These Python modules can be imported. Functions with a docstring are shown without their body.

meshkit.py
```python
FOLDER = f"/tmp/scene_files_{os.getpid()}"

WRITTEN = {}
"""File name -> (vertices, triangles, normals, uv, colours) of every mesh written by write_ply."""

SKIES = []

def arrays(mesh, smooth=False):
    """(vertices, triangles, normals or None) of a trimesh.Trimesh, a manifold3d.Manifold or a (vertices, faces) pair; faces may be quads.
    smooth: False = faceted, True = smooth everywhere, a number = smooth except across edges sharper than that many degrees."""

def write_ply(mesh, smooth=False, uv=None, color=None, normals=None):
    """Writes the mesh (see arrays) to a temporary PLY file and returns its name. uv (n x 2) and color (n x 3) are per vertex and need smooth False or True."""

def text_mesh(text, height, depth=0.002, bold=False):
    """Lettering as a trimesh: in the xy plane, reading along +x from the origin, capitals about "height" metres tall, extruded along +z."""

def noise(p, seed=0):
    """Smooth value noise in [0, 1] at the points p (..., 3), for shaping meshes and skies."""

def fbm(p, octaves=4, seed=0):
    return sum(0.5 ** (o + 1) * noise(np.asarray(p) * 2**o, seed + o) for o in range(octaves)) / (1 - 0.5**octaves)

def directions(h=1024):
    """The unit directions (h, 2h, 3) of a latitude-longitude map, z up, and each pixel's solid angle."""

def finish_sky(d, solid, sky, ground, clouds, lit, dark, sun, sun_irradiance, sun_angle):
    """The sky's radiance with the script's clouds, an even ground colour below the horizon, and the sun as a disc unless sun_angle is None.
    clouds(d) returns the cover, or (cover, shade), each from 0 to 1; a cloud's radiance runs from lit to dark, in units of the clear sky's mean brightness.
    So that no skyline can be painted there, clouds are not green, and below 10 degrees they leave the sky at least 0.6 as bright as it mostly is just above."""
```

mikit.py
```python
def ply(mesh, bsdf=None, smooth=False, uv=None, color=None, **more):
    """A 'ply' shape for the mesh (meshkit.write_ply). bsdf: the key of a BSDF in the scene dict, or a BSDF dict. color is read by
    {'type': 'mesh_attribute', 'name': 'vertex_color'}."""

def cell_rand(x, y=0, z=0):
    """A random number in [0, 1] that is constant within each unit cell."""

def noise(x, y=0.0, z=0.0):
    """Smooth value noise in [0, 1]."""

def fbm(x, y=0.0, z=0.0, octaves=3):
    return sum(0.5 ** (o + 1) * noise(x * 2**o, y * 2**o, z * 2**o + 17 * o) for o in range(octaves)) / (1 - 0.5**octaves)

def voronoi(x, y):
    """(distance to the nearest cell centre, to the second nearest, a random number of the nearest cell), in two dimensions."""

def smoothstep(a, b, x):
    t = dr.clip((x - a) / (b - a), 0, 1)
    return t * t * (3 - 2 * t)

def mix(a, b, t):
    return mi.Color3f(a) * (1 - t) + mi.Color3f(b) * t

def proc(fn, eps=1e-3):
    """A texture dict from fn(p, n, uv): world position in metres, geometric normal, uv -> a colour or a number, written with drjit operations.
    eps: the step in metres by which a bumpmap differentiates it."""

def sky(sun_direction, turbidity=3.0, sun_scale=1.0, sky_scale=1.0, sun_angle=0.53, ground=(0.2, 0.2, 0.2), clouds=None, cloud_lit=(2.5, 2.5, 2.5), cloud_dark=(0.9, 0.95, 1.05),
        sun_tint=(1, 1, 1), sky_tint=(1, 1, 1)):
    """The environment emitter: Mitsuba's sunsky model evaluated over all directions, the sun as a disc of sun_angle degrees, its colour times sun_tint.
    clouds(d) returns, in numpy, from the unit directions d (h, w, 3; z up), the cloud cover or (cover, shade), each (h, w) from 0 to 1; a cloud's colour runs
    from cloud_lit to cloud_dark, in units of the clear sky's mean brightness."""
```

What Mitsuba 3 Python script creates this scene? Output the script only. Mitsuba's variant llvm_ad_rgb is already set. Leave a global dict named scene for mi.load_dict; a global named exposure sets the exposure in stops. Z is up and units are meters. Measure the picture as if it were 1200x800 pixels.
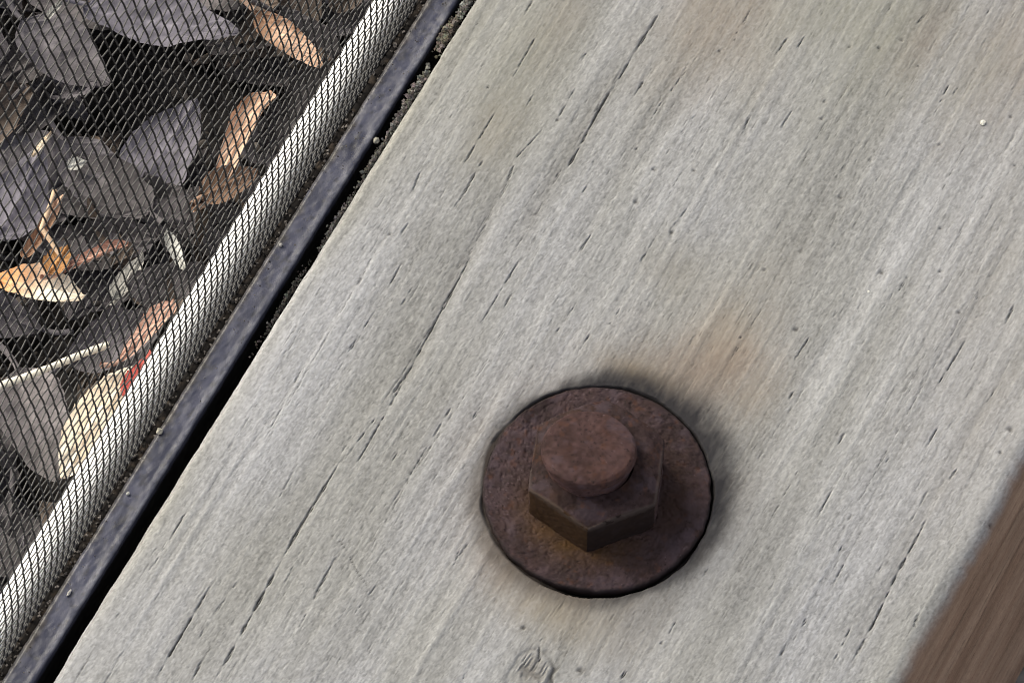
import math
import numpy as np
import trimesh
import mitsuba as mi
import mikit
import meshkit

scene, labels = {}, {}
MM = 1e-3
rng = np.random.default_rng(7)

# ------------------------------------------------------------------ camera, sky, exposure
TILT, FOV = math.radians(27.0), 10.0
DIST = 0.06 / math.tan(math.radians(FOV / 2))            # the picture is 120 mm wide on the timber's top
CAM = np.array([0, -math.sin(TILT), math.cos(TILT)]) * DIST
T = mi.ScalarTransform4f
scene['camera'] = {'type': 'thinlens', 'fov': FOV, 'fov_axis': 'x', 'near_clip': 0.05, 'far_clip': 50.0,
                   'aperture_radius': 0.0004, 'focus_distance': DIST - 0.001,
                   'to_world': T().look_at(origin=CAM.tolist(), target=[0, 0, 0], up=[0, 1, 0])}
scene['sky'] = mikit.sky((-0.68, 0.50, 0.60), turbidity=3, sun_scale=0.95, sun_angle=50, clouds=lambda d: 1.0,
                         cloud_lit=(0.98, 1.02, 1.12), sun_tint=(0.87, 1.0, 1.19))
exposure = 2.6

FWD = -CAM / DIST
UPV = np.array([0, math.cos(TILT), math.sin(TILT)])
FPX = 600 / math.tan(math.radians(FOV / 2))


def at(px, py, z=0.0):
    """The point at height z (mm) that the photograph shows at pixel (px, py) of 1200 x 800; in mm."""
    d = FWD + np.array([1, 0, 0]) * (px - 600) / FPX + UPV * (400 - py) / FPX
    k = (z * MM - CAM[2]) / d[2]
    return (CAM + d * k) / MM


# timber's own frame: u along the grain, v across from its left edge, in mm
ANG = math.radians(61.9)
DU = np.array([math.cos(ANG), math.sin(ANG), 0])
DV = np.array([math.sin(ANG), -math.cos(ANG), 0])
DZ = np.array([0, 0, 1.0])
ORG = at(307, 400, 0)


def uv_of(px, py, z=0.0):
    p = at(px, py, z) - ORG
    return float(p @ DU), float(p @ DV)


def world(u, v, z):
    u, v, z = np.broadcast_arrays(np.asarray(u, float), np.asarray(v, float), np.asarray(z, float))
    return (ORG + u[..., None] * DU + v[..., None] * DV + z[..., None] * DZ) * MM


# ------------------------------------------------------------------ materials
def matte(rough, spec=0.35, **k):
    return {'type': 'twosided', 'bsdf': {'type': 'principled', 'base_color': {'type': 'mesh_attribute', 'name': 'vertex_color'},
                                         'roughness': rough, 'specular': spec, **k}}


scene['wood_matte'] = matte(0.78, 0.25)
scene['rust_matte'] = matte(0.8, 0.2)
scene['leaf_matte'] = matte(0.75, 0.15)
scene['earth_matte'] = matte(0.95, 0.15)
scene['rail_paint'] = matte(0.42, 0.5)
scene['trim_paint'] = matte(0.4, 0.45)
scene['wire_dark'] = {'type': 'twosided', 'bsdf': {'type': 'principled', 'base_color': {'type': 'rgb', 'value': [0.008, 0.007, 0.0075]}, 'roughness': 0.5, 'specular': 0.4}}
scene['wire_grey'] = {'type': 'twosided', 'bsdf': {'type': 'principled', 'base_color': {'type': 'rgb', 'value': [0.065, 0.063, 0.062]}, 'roughness': 0.4, 'specular': 0.5}}


# ------------------------------------------------------------------ helpers
def nz(a, b=0.0, c=0.0, seed=0):
    a, b, c = np.broadcast_arrays(np.asarray(a, float), np.asarray(b, float), np.asarray(c, float))
    return meshkit.noise(np.stack([a, b, c], -1), seed)


def fb(a, b=0.0, c=0.0, octaves=3, seed=0):
    a, b, c = np.broadcast_arrays(np.asarray(a, float), np.asarray(b, float), np.asarray(c, float))
    return meshkit.fbm(np.stack([a, b, c], -1), octaves, seed)


def sstep(a, b, x):
    t = np.clip((x - a) / (b - a), 0, 1)
    return t * t * (3 - 2 * t)


def lerp(a, b, t):
    t = np.asarray(t)[..., None]
    return np.asarray(a) * (1 - t) + np.asarray(b) * t


def add(key, mesh, bsdf, color=None, smooth=True, parent=None, label=None, category=None, group=None, kind=None):
    base = (parent + '__' if parent else '') + key
    k, n = base, 0
    while k in scene or k in labels:
        n += 1
        k = f'{base}_{n:03d}'
    if color is not None:
        v = mesh.vertices if hasattr(mesh, 'vertices') else mesh[0]
        color = np.clip(np.broadcast_to(np.asarray(color, float), (len(v), 3)), 0.002, 0.95)
    scene[k] = mikit.ply(mesh, bsdf, smooth=smooth, color=color)
    tag(k, label, category, group, kind)
    return k


def tag(k, label=None, category=None, group=None, kind=None):
    e = {n: x for n, x in (('label', label), ('category', category), ('group', group), ('kind', kind)) if x}
    if e:
        labels[k] = e
    return k


def grid_faces(n, m, wrap=False):
    """Quads of an n x m grid of vertices (rows wrap round where wrap)."""
    i, j = np.meshgrid(np.arange(n - 1), np.arange(m if wrap else m - 1), indexing='ij')
    j2 = (j + 1) % m
    return np.stack([i * m + j, (i + 1) * m + j, (i + 1) * m + j2, i * m + j2], -1).reshape(-1, 4)


def sheet(p, color, **k):
    n, m = p.shape[:2]
    return (p.reshape(-1, 3), grid_faces(n, m)), np.asarray(color).reshape(-1, 3)


def tube(points, radii, sides=6):
    p = np.asarray(points, float)
    t = np.gradient(p, axis=0)
    t /= np.linalg.norm(t, axis=1, keepdims=True) + 1e-15
    a = np.cross(t, np.where(np.abs(t[:, 2:]) < 0.8, [0, 0, 1.0], [1.0, 0, 0]))
    a /= np.linalg.norm(a, axis=1, keepdims=True) + 1e-15
    b, g = np.cross(t, a), np.arange(sides) * 2 * np.pi / sides
    r = np.broadcast_to(radii, (len(p),))[:, None, None]
    v = p[:, None] + r * (np.cos(g)[None, :, None] * a[:, None] + np.sin(g)[None, :, None] * b[:, None])
    return v.reshape(-1, 3), grid_faces(len(p), sides, True)


def join(parts):
    vs, fs, n = [], [], 0
    for v, f in parts:
        vs.append(v)
        fs.append(f + n)
        n += len(v)
    return np.vstack(vs), np.vstack(fs)


# ------------------------------------------------------------------ the setting: soil outside, slab inside
def ground(name, u0, u1, v0, v1, z, step, amp, cols, label, seed):
    u, v = np.meshgrid(np.arange(u0, u1, step), np.arange(v0, v1, step), indexing='ij')
    h = fb(u / 6, v / 6, 0, 5, seed)
    h2 = fb(u / 1.2, v / 1.2, 3, 3, seed + 9)
    c = lerp(cols[0], cols[1], sstep(0.35, 0.7, 0.5 * h + 0.5 * h2))
    m, c = sheet(world(u, v, z + amp * (h - 0.5) + amp * 0.35 * (h2 - 0.5)), c)
    add(name, m, 'earth_matte', c, kind='structure', label=label)


ground('soil', -170, 210, -230, -3, -22, 0.7, 5.0, ((0.014, 0.013, 0.013), (0.055, 0.050, 0.050)), 'dark damp soil under the leaf litter', 3)
ground('floor', -300, 300, -2.9, 320, -87, 1.2, 1.6, ((0.07, 0.06, 0.055), (0.25, 0.23, 0.21)), 'rough grey floor below the timber', 5)

# ------------------------------------------------------------------ the timber
WID, THICK = uv_of(1156, 633)[1], 86.0
U0, U1 = uv_of(40, 800)[0] - 60, uv_of(1200, 0)[0] + 14
us = np.concatenate([np.linspace(-330, U0, 40)[:-1], np.arange(U0, U1, 0.2), np.linspace(U1, 330, 40)[1:]])
RL, RR = 1.1, 2.6                                         # radii of the left and right arris
sv = [(0.0, z) for z in np.linspace(-THICK, -RL, 46)]
sv += [(RL - RL * math.cos(a), -RL + RL * math.sin(a)) for a in np.linspace(0, math.pi / 2, 12)[1:]]
sv += [(x, 0.0) for x in np.arange(RL, WID - RR, 0.1)[1:]]
sv += [(WID - RR + RR * math.sin(a), -RR + RR * math.cos(a)) for a in np.linspace(0, math.pi / 2, 26)]
sv += [(WID, z) for z in np.linspace(-RR, -THICK, 230)[1:]]
sv += [(x, -THICK) for x in np.linspace(WID, 0, 12)[1:]]
sv = np.array(sv)
tang = np.gradient(sv, axis=0)
tang /= np.linalg.norm(tang, axis=1, keepdims=True)
nrm = np.stack([-tang[:, 1], tang[:, 0]], 1)              # outward, in (v, z)
arc = np.concatenate([[0], np.cumsum(np.linalg.norm(np.diff(sv, axis=0), axis=1))])
i_top0 = int(np.argmax(sv[:, 1] > -1e-6))
arc -= arc[i_top0] - RL                                   # arc = v on the top face
Ug, Ag = np.meshgrid(us, arc, indexing='ij')
TOPF = (nrm[:, 1] > 0.5)[None, :] & np.ones_like(Ug, bool)
SIDE = sstep(WID - 1.2, WID + 2.0, Ag)                    # right side, seen in shade
KNOT = uv_of(622, 790)
# grain coordinate: lines run along u, wander slowly and part round the knot
ku, kv = Ug - KNOT[0], Ag - KNOT[1]
part = np.exp(-(ku / 7.0) ** 2) * np.sign(kv + 1e-9) * 1.8 * np.exp(-np.abs(kv) / 3.0) * (1 - np.exp(-np.abs(kv) / 0.5))
gv = Ag - part + 1.3 * (fb(Ug / 55, Ag / 30, 1, 2, 11) - 0.5) + 0.22 * (fb(Ug / 14, Ag / 7, 2, 2, 12) - 0.5)
band = fb(gv / 3.4, Ug / 160, 0, 3, 21)                   # growth rings seen as soft stripes
fine = fb(gv / 0.75, Ug / 26, 0, 2, 22)
fibre = 0.4 * nz(gv / 0.13, Ug / 1.6, 0, 23) + 0.35 * nz(gv / 0.16, Ug / 5.0, 0, 29) + 0.35 * nz(gv / 0.27, Ug / 9.0, 0, 28)
fuzz = nz(Ag / 0.21 + Ug / 0.9, Ug / 0.48, 0, 24)
fuzz2 = nz(Ag / 0.16 - Ug / 1.1, Ug / 0.4, 4, 25)
blot = 0.5 * fb(Ug / 26, Ag / 16, 0, 3, 31) + 0.5 * fb(Ug / 70, gv / 7, 0, 3, 34)
blot2 = fb(Ug / 9, Ag / 2.2, 0, 3, 32)
longs = fb(gv / 1.5, Ug / 75, 0, 3, 35)
speck = nz(Ag / 0.13, Ug / 0.22, 0, 36)

hgt = 0.22 * (fb(Ug / 40, Ag / 22, 0, 2, 33) - 0.5) + 0.16 * (band - 0.5) + 0.11 * (fine - 0.5) + 0.038 * (fibre - 0.5) + 0.022 * (fuzz - 0.5) + 0.030 * (fuzz2 - 0.5) + 0.03 * (speck - 0.5) + 0.10 * (longs - 0.5)
base = lerp((0.278, 0.277, 0.272), (0.338, 0.341, 0.358), sstep(0.32, 0.68, blot))
base = base * (1 + 0.30 * (band - 0.5) + 0.10 * (fine - 0.5) + 0.40 * (fibre - 0.5) + 0.24 * (fuzz - 0.5) + 0.30 * (fuzz2 - 0.5) + 0.14 * (blot2 - 0.5) + 0.28 * (longs - 0.5) + 0.42 * (speck - 0.5))[..., None]


def win(u, v, r):
    """Index window of the grid within r mm of the points."""
    a, b = np.searchsorted(us, [np.min(u) - r, np.max(u) + r])
    c, d = np.searchsorted(arc, [np.min(v) - r, np.max(v) + r])
    return slice(a, b), slice(c, d)


def to_lines(poly, rz=0.0):
    return np.array([uv_of(x, y, rz) for x, y in poly])


def line_dist(w, pts):
    """(distance, position 0..1 along the line) in the window w."""
    P = np.stack([Ug[w], Ag[w]], -1)
    seg = np.linalg.norm(np.diff(pts, axis=0), axis=1)
    tot, at0 = seg.sum(), 0
    best, pos = np.full(P.shape[:2], 1e9), np.zeros(P.shape[:2])
    for k in range(len(pts) - 1):
        d = pts[k + 1] - pts[k]
        t = np.clip(((P - pts[k]) @ d) / (d @ d), 0, 1)
        dd = np.linalg.norm(P - pts[k] - t[..., None] * d, axis=-1)
        m = dd < best
        best = np.where(m, dd, best)
        pos = np.where(m, (at0 + t * seg[k]) / tot, pos)
        at0 += seg[k]
    return best, pos


# short dark flecks where the soft early wood has opened
fleck = sstep(0.80, 0.96, nz(gv / 0.15, Ug / 1.5, 0, 26)) * sstep(0.42, 0.66, fb(gv / 2.2, Ug / 16, 0, 3, 27))
dirt = 0.30 * fleck
hgt -= 0.05 * fleck


def crack(pts, width, depth, dark=0.9, wob=True):
    w = win(pts[:, 0], pts[:, 1], 1.6)
    if Ug[w].size == 0:
        return
    d, s = line_dist(w, pts)
    if wob:
        d = np.abs(d + 0.22 * (nz(Ug[w] / 1.1, pts[0, 0], 0, 41) - 0.5) + 0.09 * (nz(Ug[w] / 0.35, pts[0, 1], 0, 42) - 0.5))
    taper = np.minimum(1, np.minimum(s, 1 - s) / 0.30) ** 0.7 * (0.50 + 0.7 * nz(Ug[w] / 2.3, pts[0, 1] * 3, 0, 43))
    if width > 1.8:
        taper = np.maximum(taper, 0.62 * np.minimum(1, np.minimum(s, 1 - s) / 0.12))
    hw = 0.029 * width * (0.30 + 0.70 * taper) + 0.016
    cut = np.exp(-(d / hw) ** 2) * np.minimum(taper * 1.3, 1)
    hgt[w] -= 0.17 * depth * cut
    dirt[w] = np.maximum(dirt[w], dark * cut)
    # a soft shallow dip in the wood beside the wider checks
    if width > 1.4:
        hgt[w] -= 0.05 * np.exp(-(d / 0.45) ** 2) * taper


CRACKS = [
    (1.9, [(560, 285), (530, 340), (503, 390), (460, 470), (407, 562)]), (1.2, [(490, 418), (440, 490), (398, 545)]), (2.3, [(405, 530), (350, 620), (270, 765), (250, 800)]),
    (2.1, [(247, 685), (180, 798)]), (1.3, [(225, 589), (172, 675)]), (1.1, [(560, 425), (503, 520), (450, 605)]),
    (0.9, [(370, 400), (330, 478), (305, 525)]), (1.0, [(402, 635), (340, 755)]), (0.9, [(355, 640), (320, 710)]),
    (0.7, [(350, 540), (315, 605)]), (0.8, [(480, 500), (455, 550)]), (1.2, [(275, 710), (257, 740)]), (1.0, [(242, 730), (232, 750)]),
    (1.5, [(237, 772), (225, 797)]), (0.8, [(290, 665), (250, 720)]), (1.0, [(565, 470), (550, 500)]), (0.9, [(445, 680), (410, 725)]),
    (0.8, [(540, 640), (528, 672)]), (0.9, [(552, 632), (535, 655)]), (1.2, [(525, 750), (512, 770)]), (0.8, [(415, 505), (395, 540)]),
    (1.1, [(625, 0), (609, 27)]), (1.3, [(632, 36), (598, 96)]), (1.3, [(585, 124), (567, 154), (540, 198)]), (1.2, [(567, 187), (547, 219)]),
    (1.0, [(625, 111), (613, 132)]), (1.2, [(675, 102), (653, 140)]), (1.2, [(638, 150), (606, 184), (592, 219)]), (1.3, [(699, 43), (680, 73)]),
    (1.6, [(779, 5), (749, 52), (710, 118)]), (1.9, [(726, 88), (700, 132), (677, 176), (654, 215)]), (1.5, [(768, 73), (742, 114)]),
    (1.0, [(818, 65), (771, 126), (752, 160)]), (1.0, [(815, 135), (796, 158)]), (1.1, [(866, 30), (860, 50)]), (1.1, [(880, 10), (870, 30)]),
    (1.1, [(1046, 3), (1038, 19)]), (1.1, [(1086, 15), (1073, 30)]), (1.5, [(1116, 91), (1093, 137)]), (1.4, [(925, 41), (908, 66)]),
    (1.3, [(943, 43), (933, 59)]), (1.6, [(878, 137), (870, 157)]), (1.1, [(930, 126), (914, 153)]), (0.9, [(1167, 0), (1150, 27)]),
    (1.0, [(1124, 100), (1116, 112)]), (1.1, [(495, 195), (482, 228)]), (1.1, [(532, 204), (515, 233)]), (1.2, [(557, 205), (532, 245)]),
    (1.1, [(482, 255), (469, 276)]), (0.9, [(427, 322), (416, 340)]), (0.9, [(473, 304), (452, 343)]), (1.3, [(441, 362), (405, 417)]),
    (1.0, [(488, 329), (466, 365)]), (1.3, [(612, 299), (590, 335), (561, 383)]), (1.2, [(602, 340), (590, 361)]), (1.3, [(694, 273), (678, 296)]),
    (1.4, [(676, 354), (649, 394)]), (2.0, [(691, 392), (675, 417)]), (1.1, [(728, 360), (713, 382)]), (1.4, [(771, 274), (746, 314)]),
    (0.9, [(806, 243), (785, 270)]), (1.3, [(738, 341), (730, 360)]), (1.4, [(930, 458), (922, 474)]), (1.2, [(953, 388), (930, 423)]),
    (1.4, [(1133, 396), (1112, 430), (1094, 458)]), (1.3, [(1192, 349), (1178, 380)]), (1.1, [(980, 365), (974, 376)]), (1.3, [(992, 342), (987, 353)]),
    (1.0, [(1190, 420), (1155, 473)]), (1.3, [(1089, 571), (1065, 614)]), (1.1, [(1128, 540), (1110, 564)]),
    (1.7, [(1099, 582), (1075, 628), (1050, 674), (1024, 729), (986, 798)]), (1.2, [(977, 571), (958, 605)]), (1.1, [(990, 631), (982, 650)]),
    (1.4, [(999, 731), (977, 775)]), (1.2, [(1037, 654), (1029, 669)]), (1.2, [(921, 755), (911, 774)]), (1.1, [(947, 718), (940, 735)]),
    (1.2, [(1076, 718), (1071, 736)]), (1.2, [(1044, 785), (1039, 797)]), (1.3, [(990, 507), (982, 521)]), (1.2, [(992, 654), (975, 687)]),
    (1.0, [(1042, 535), (1038, 542)]), (1.5, [(1110, 480), (1085, 525)]), (1.3, [(792, 727), (784, 743)]), (1.0, [(832, 662), (823, 676)]),
    (1.6, [(637, 743), (632, 755), (632, 772), (626, 772)]), (1.2, [(734, 785), (725, 799)]), (1.4, [(548, 780), (541, 799)]),
    (0.8, [(578, 768), (562, 780)]), (0.9, [(690, 215), (672, 240)]), (0.9, [(1060, 330), (1048, 350)]), (0.9, [(1150, 330), (1143, 352)]),
]
for wd, poly in CRACKS:
    crack(to_lines(poly), wd, min(wd, 1.8), min(0.22 + 0.34 * wd, 0.88))
crack(to_lines([(370, 615), (397, 632), (407, 645), (418, 668), (430, 685), (431, 705)]), 0.55, 0.5, 0.7)      # the crooked hairline across the grain
for q_ in ([(745, 55), (700, 125), (652, 208), (600, 300), (560, 350)], [(600, 205), (566, 268), (530, 332)], [(530, 340), (470, 440), (415, 520)], [(640, 300), (560, 440), (480, 560), (380, 740)], [(905, 340), (850, 430)], [(1010, 420), (930, 560), (860, 690)], [(480, 225), (380, 400), (300, 540)], [(1150, 330), (1060, 490), (960, 670)]):
    crack(to_lines(q_), 0.6, 0.5, 0.5)
for _ in range(70):                                       # long hairlines that follow the grain
    u, v = rng.uniform(U0, U1), 2 + (WID - 6) * rng.random() ** 1.6
    ln = rng.uniform(6, 26)
    q_ = np.linspace(0, 1, 6)
    crack(np.stack([u + q_ * ln, v + 0.012 * ln * q_ * rng.normal() + 0.12 * rng.normal(size=6)], 1), rng.uniform(0.3, 0.6), 0.35, rng.uniform(0.25, 0.5))
for _ in range(200):                                      # short checks all over, longest on the left
    u, v = rng.uniform(U0, U1), rng.uniform(1.5, WID - 2)
    ln = rng.gamma(2.0, 0.9) * (1.6 if v < 40 else 0.8) + 0.5
    a = rng.normal(0, 0.035)
    crack(np.array([(u, v), (u + ln, v + a * ln)]), rng.uniform(0.3, 0.8), rng.uniform(0.15, 0.5), rng.uniform(0.12, 0.4))
for _ in range(60):                                       # drying checks on the shaded side
    u, v = rng.uniform(U0, U1), rng.uniform(WID + 1.5, WID + 40)
    ln = rng.gamma(2.5, 3.0) + 2
    crack(np.array([(u, v), (u + ln, v + rng.normal(0, 0.02) * ln)]), rng.uniform(0.8, 2.0), rng.uniform(0.5, 1.2), 0.6)
sideline = uv_of(1165, 735, -14)[0]
for v, wd in ((WID + 22.5, 5.0), (WID + 26.0, 2.6), (WID + 12.0, 2.2), (WID + 33, 3.0)):
    crack(np.array([(U0, v - 1), (sideline - 20, v), (sideline, v + 0.4), (sideline + 30, v - 0.5), (U1, v)]), wd, 1.8, 0.75)

# little pits and chips
PITS = [(996, 55, 1.6), (1030, 56, 2.2), (1057, 47, 2.6), (1076, 77, 1.8), (966, 119, 3.0), (963, 139, 2.2), (1185, 137, 1.6), (1101, 169, 1.6), (1189, 194, 1.6), (1020, 188, 1.4),
        (653, 141, 2.6), (843, 60, 2.4), (766, 199, 2.2), (813, 200, 1.6), (457, 274, 3.0), (607, 279, 1.5), (745, 237, 2.8), (787, 272, 2.8), (985, 231, 3.0), (933, 386, 3.2),
        (1033, 320, 3.6), (1063, 325, 1.6), (1102, 318, 1.6), (1102, 268, 1.8), (1124, 366, 2.2), (1160, 323, 1.4), (896, 316, 1.8), (1183, 503, 4.0), (680, 785, 3.4), (613, 735, 3.0), (775, 753, 1.4),
        (572, 103, 1.8), (1172, 530, 2.4), (1164, 613, 3.6), (695, 190, 1.2), (710, 186, 1.0), (746, 174, 1.2), (1145, 371, 1.3), (868, 395, 1.2)]
for x, y, r in PITS:
    u, v = uv_of(x, y)
    w = win([u], [v], 1.2)
    d = np.hypot((Ug[w] - u) / 1.0, (Ag[w] - v) / 1.3)
    d = d * (0.6 + 0.9 * nz(Ug[w] / 0.35, Ag[w] / 0.3, 0, 51))
    c = np.exp(-(d / (0.075 * r)) ** 2)
    hgt[w] -= 0.22 * c
    dirt[w] = np.maximum(dirt[w], 0.75 * c)


# wide soft features along the grain: (points, half width mm, height, shade of the wood)
def streak(poly, half, h, tint):
    pts = to_lines(poly)
    w = win(pts[:, 0], pts[:, 1], half * 3)
    d, s = line_dist(w, pts)
    k = np.exp(-(d / half) ** 2) * np.minimum(1, np.minimum(s, 1 - s) / 0.15) * (0.5 + 0.8 * nz(Ug[w] / 6, Ag[w] / 1.5, 0, 61))
    hgt[w] += h * k
    base[w] = base[w] * (1 + (np.asarray(tint) - 1) * k[..., None])


streak([(740, 60), (690, 140), (650, 205), (595, 300)], 1.3, -0.10, (0.84, 0.83, 0.81))
streak([(600, 205), (565, 270), (532, 329), (490, 410), (460, 460)], 1.1, -0.22, (0.80, 0.79, 0.77))
streak([(815, 120), (727, 236), (650, 350), (570, 505), (490, 620), (430, 705)], 1.0, 0.16, (1.16, 1.16, 1.16))
streak([(870, 60), (800, 165), (740, 260)], 1.1, 0.12, (1.12, 1.12, 1.12))
streak([(940, 40), (905, 85), (880, 130)], 1.2, 0.10, (1.12, 1.12, 1.12))
streak([(1060, 270), (1010, 370), (930, 520)], 1.5, 0.10, (1.1, 1.1, 1.1))
streak([(960, 520), (900, 630), (830, 760)], 1.5, 0.10, (1.08, 1.08, 1.08))
streak([(1195, 410), (1130, 520), (1060, 640), (990, 780)], 1.2, -0.12, (0.86, 0.85, 0.83))
streak([(1200, 270), (1150, 350), (1090, 460)], 1.0, -0.08, (0.88, 0.87, 0.85))
streak([(640, 540), (560, 660), (480, 790)], 1.0, 0.08, (1.08, 1.08, 1.08))
streak([(545, 20), (430, 215), (307, 415), (180, 620), (85, 785)], 0.9, 0.0, (1.13, 1.12, 1.08))


# stains: (centre, radii mm along u and v, colour, strength)
def stain(x, y, ru, rv, col, k, seed, sharp=1.0, rough=0.6):
    u, v = uv_of(x, y)
    w = win([u], [v], max(ru, rv) * 2.6)
    d = np.hypot((Ug[w] - u) / ru, (Ag[w] - v) / rv) * (1 - rough / 2 + rough * fb(Ug[w] / 4, Ag[w] / 2.2, 0, 4, seed))
    t = np.clip(k * np.exp(-d ** (2 * sharp)) * (0.55 + 0.9 * (0.5 * fb(gv[w] / 0.8, Ug[w] / 12, 0, 3, seed + 200) + 0.5 * fb(Ug[w] / 2.5, Ag[w] / 1.8, 0, 3, seed + 201))), 0, 0.95)
    base[w] = base[w] * (1 - t[..., None]) + np.asarray(col) * t[..., None] * (0.75 + 0.5 * fibre[w])[..., None]


RUST = (0.235, 0.172, 0.128)
stain(855, 415, 5.0, 4.6, RUST, 0.62, 71)
stain(800, 440, 5.0, 6.0, RUST, 0.5, 72)
stain(745, 440, 2.0, 5.0, (0.22, 0.17, 0.11), 0.62, 73)
stain(850, 380, 4.0, 3.0, (0.28, 0.24, 0.195), 0.45, 74)
stain(885, 350, 9.0, 4.0, (0.29, 0.27, 0.24), 0.35, 75)
stain(885, 465, 4.5, 2.4, (0.29, 0.25, 0.205), 0.45, 175)
stain(650, 715, 3.0, 7.0, (0.27, 0.235, 0.18), 0.6, 76)
stain(590, 650, 4.5, 3.0, (0.21, 0.17, 0.14), 0.7, 77)
stain(720, 735, 5.5, 5.0, (0.23, 0.22, 0.21), 0.55, 78)
stain(850, 20, 11.0, 7.0, (0.25, 0.205, 0.165), 0.5, 79)
stain(655, 25, 7.0, 2.6, (0.21, 0.17, 0.14), 0.34, 80)
stain(1010, 20, 12.0, 10.0, (0.24, 0.235, 0.19), 0.5, 81)
stain(1190, 60, 14.0, 7.0, (0.25, 0.215, 0.185), 0.5, 82)
stain(1085, 45, 7.0, 2.5, (0.24, 0.20, 0.17), 0.31, 83)
stain(1140, 95, 9.0, 4.0, (0.25, 0.24, 0.20), 0.31, 84)
stain(600, 60, 16.0, 8.0, (0.265, 0.26, 0.22), 0.45, 85)
stain(1180, 470, 20.0, 8.0, (0.27, 0.245, 0.215), 0.28, 86)
stain(1160, 300, 22.0, 7.0, (0.28, 0.26, 0.23), 0.25, 87)
stain(790, 320, 4.0, 4.0, (0.25, 0.235, 0.21), 0.45, 88)
stain(580, 155, 5.0, 3.0, (0.25, 0.225, 0.18), 0.4, 89)

# the washer's bed: a round recess crushed into the wood, with a black ring of iron stain
WC = at(700, 572, 0)
wu, wv = (WC - ORG) @ DU, (WC - ORG) @ DV
RW = 13.25
w = win([wu], [wv], 24)
su, sv_ = Ug[w] - wu, Ag[w] - wv
rad = np.hypot(su, sv_)
wx = su[..., None] * DU + sv_[..., None] * DV              # world offsets from the washer's centre
th = np.arctan2(wx[..., 1], wx[..., 0])
near = 0.5 - 0.5 * np.sin(th + 0.25)                        # 1 on the camera's side
edge = RW + 0.02 + 0.55 * near ** 2 + 0.65 * (fb(np.cos(th) * 3, np.sin(th) * 3, 0, 3, 91) - 0.5) + 0.10 * (nz(np.cos(th) * 14, np.sin(th) * 14, 0, 92) - 0.5)
inside = sstep(0.22, -0.16, rad - edge)
lip = np.exp(-((rad - edge - 0.5) / 0.8) ** 2)
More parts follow.
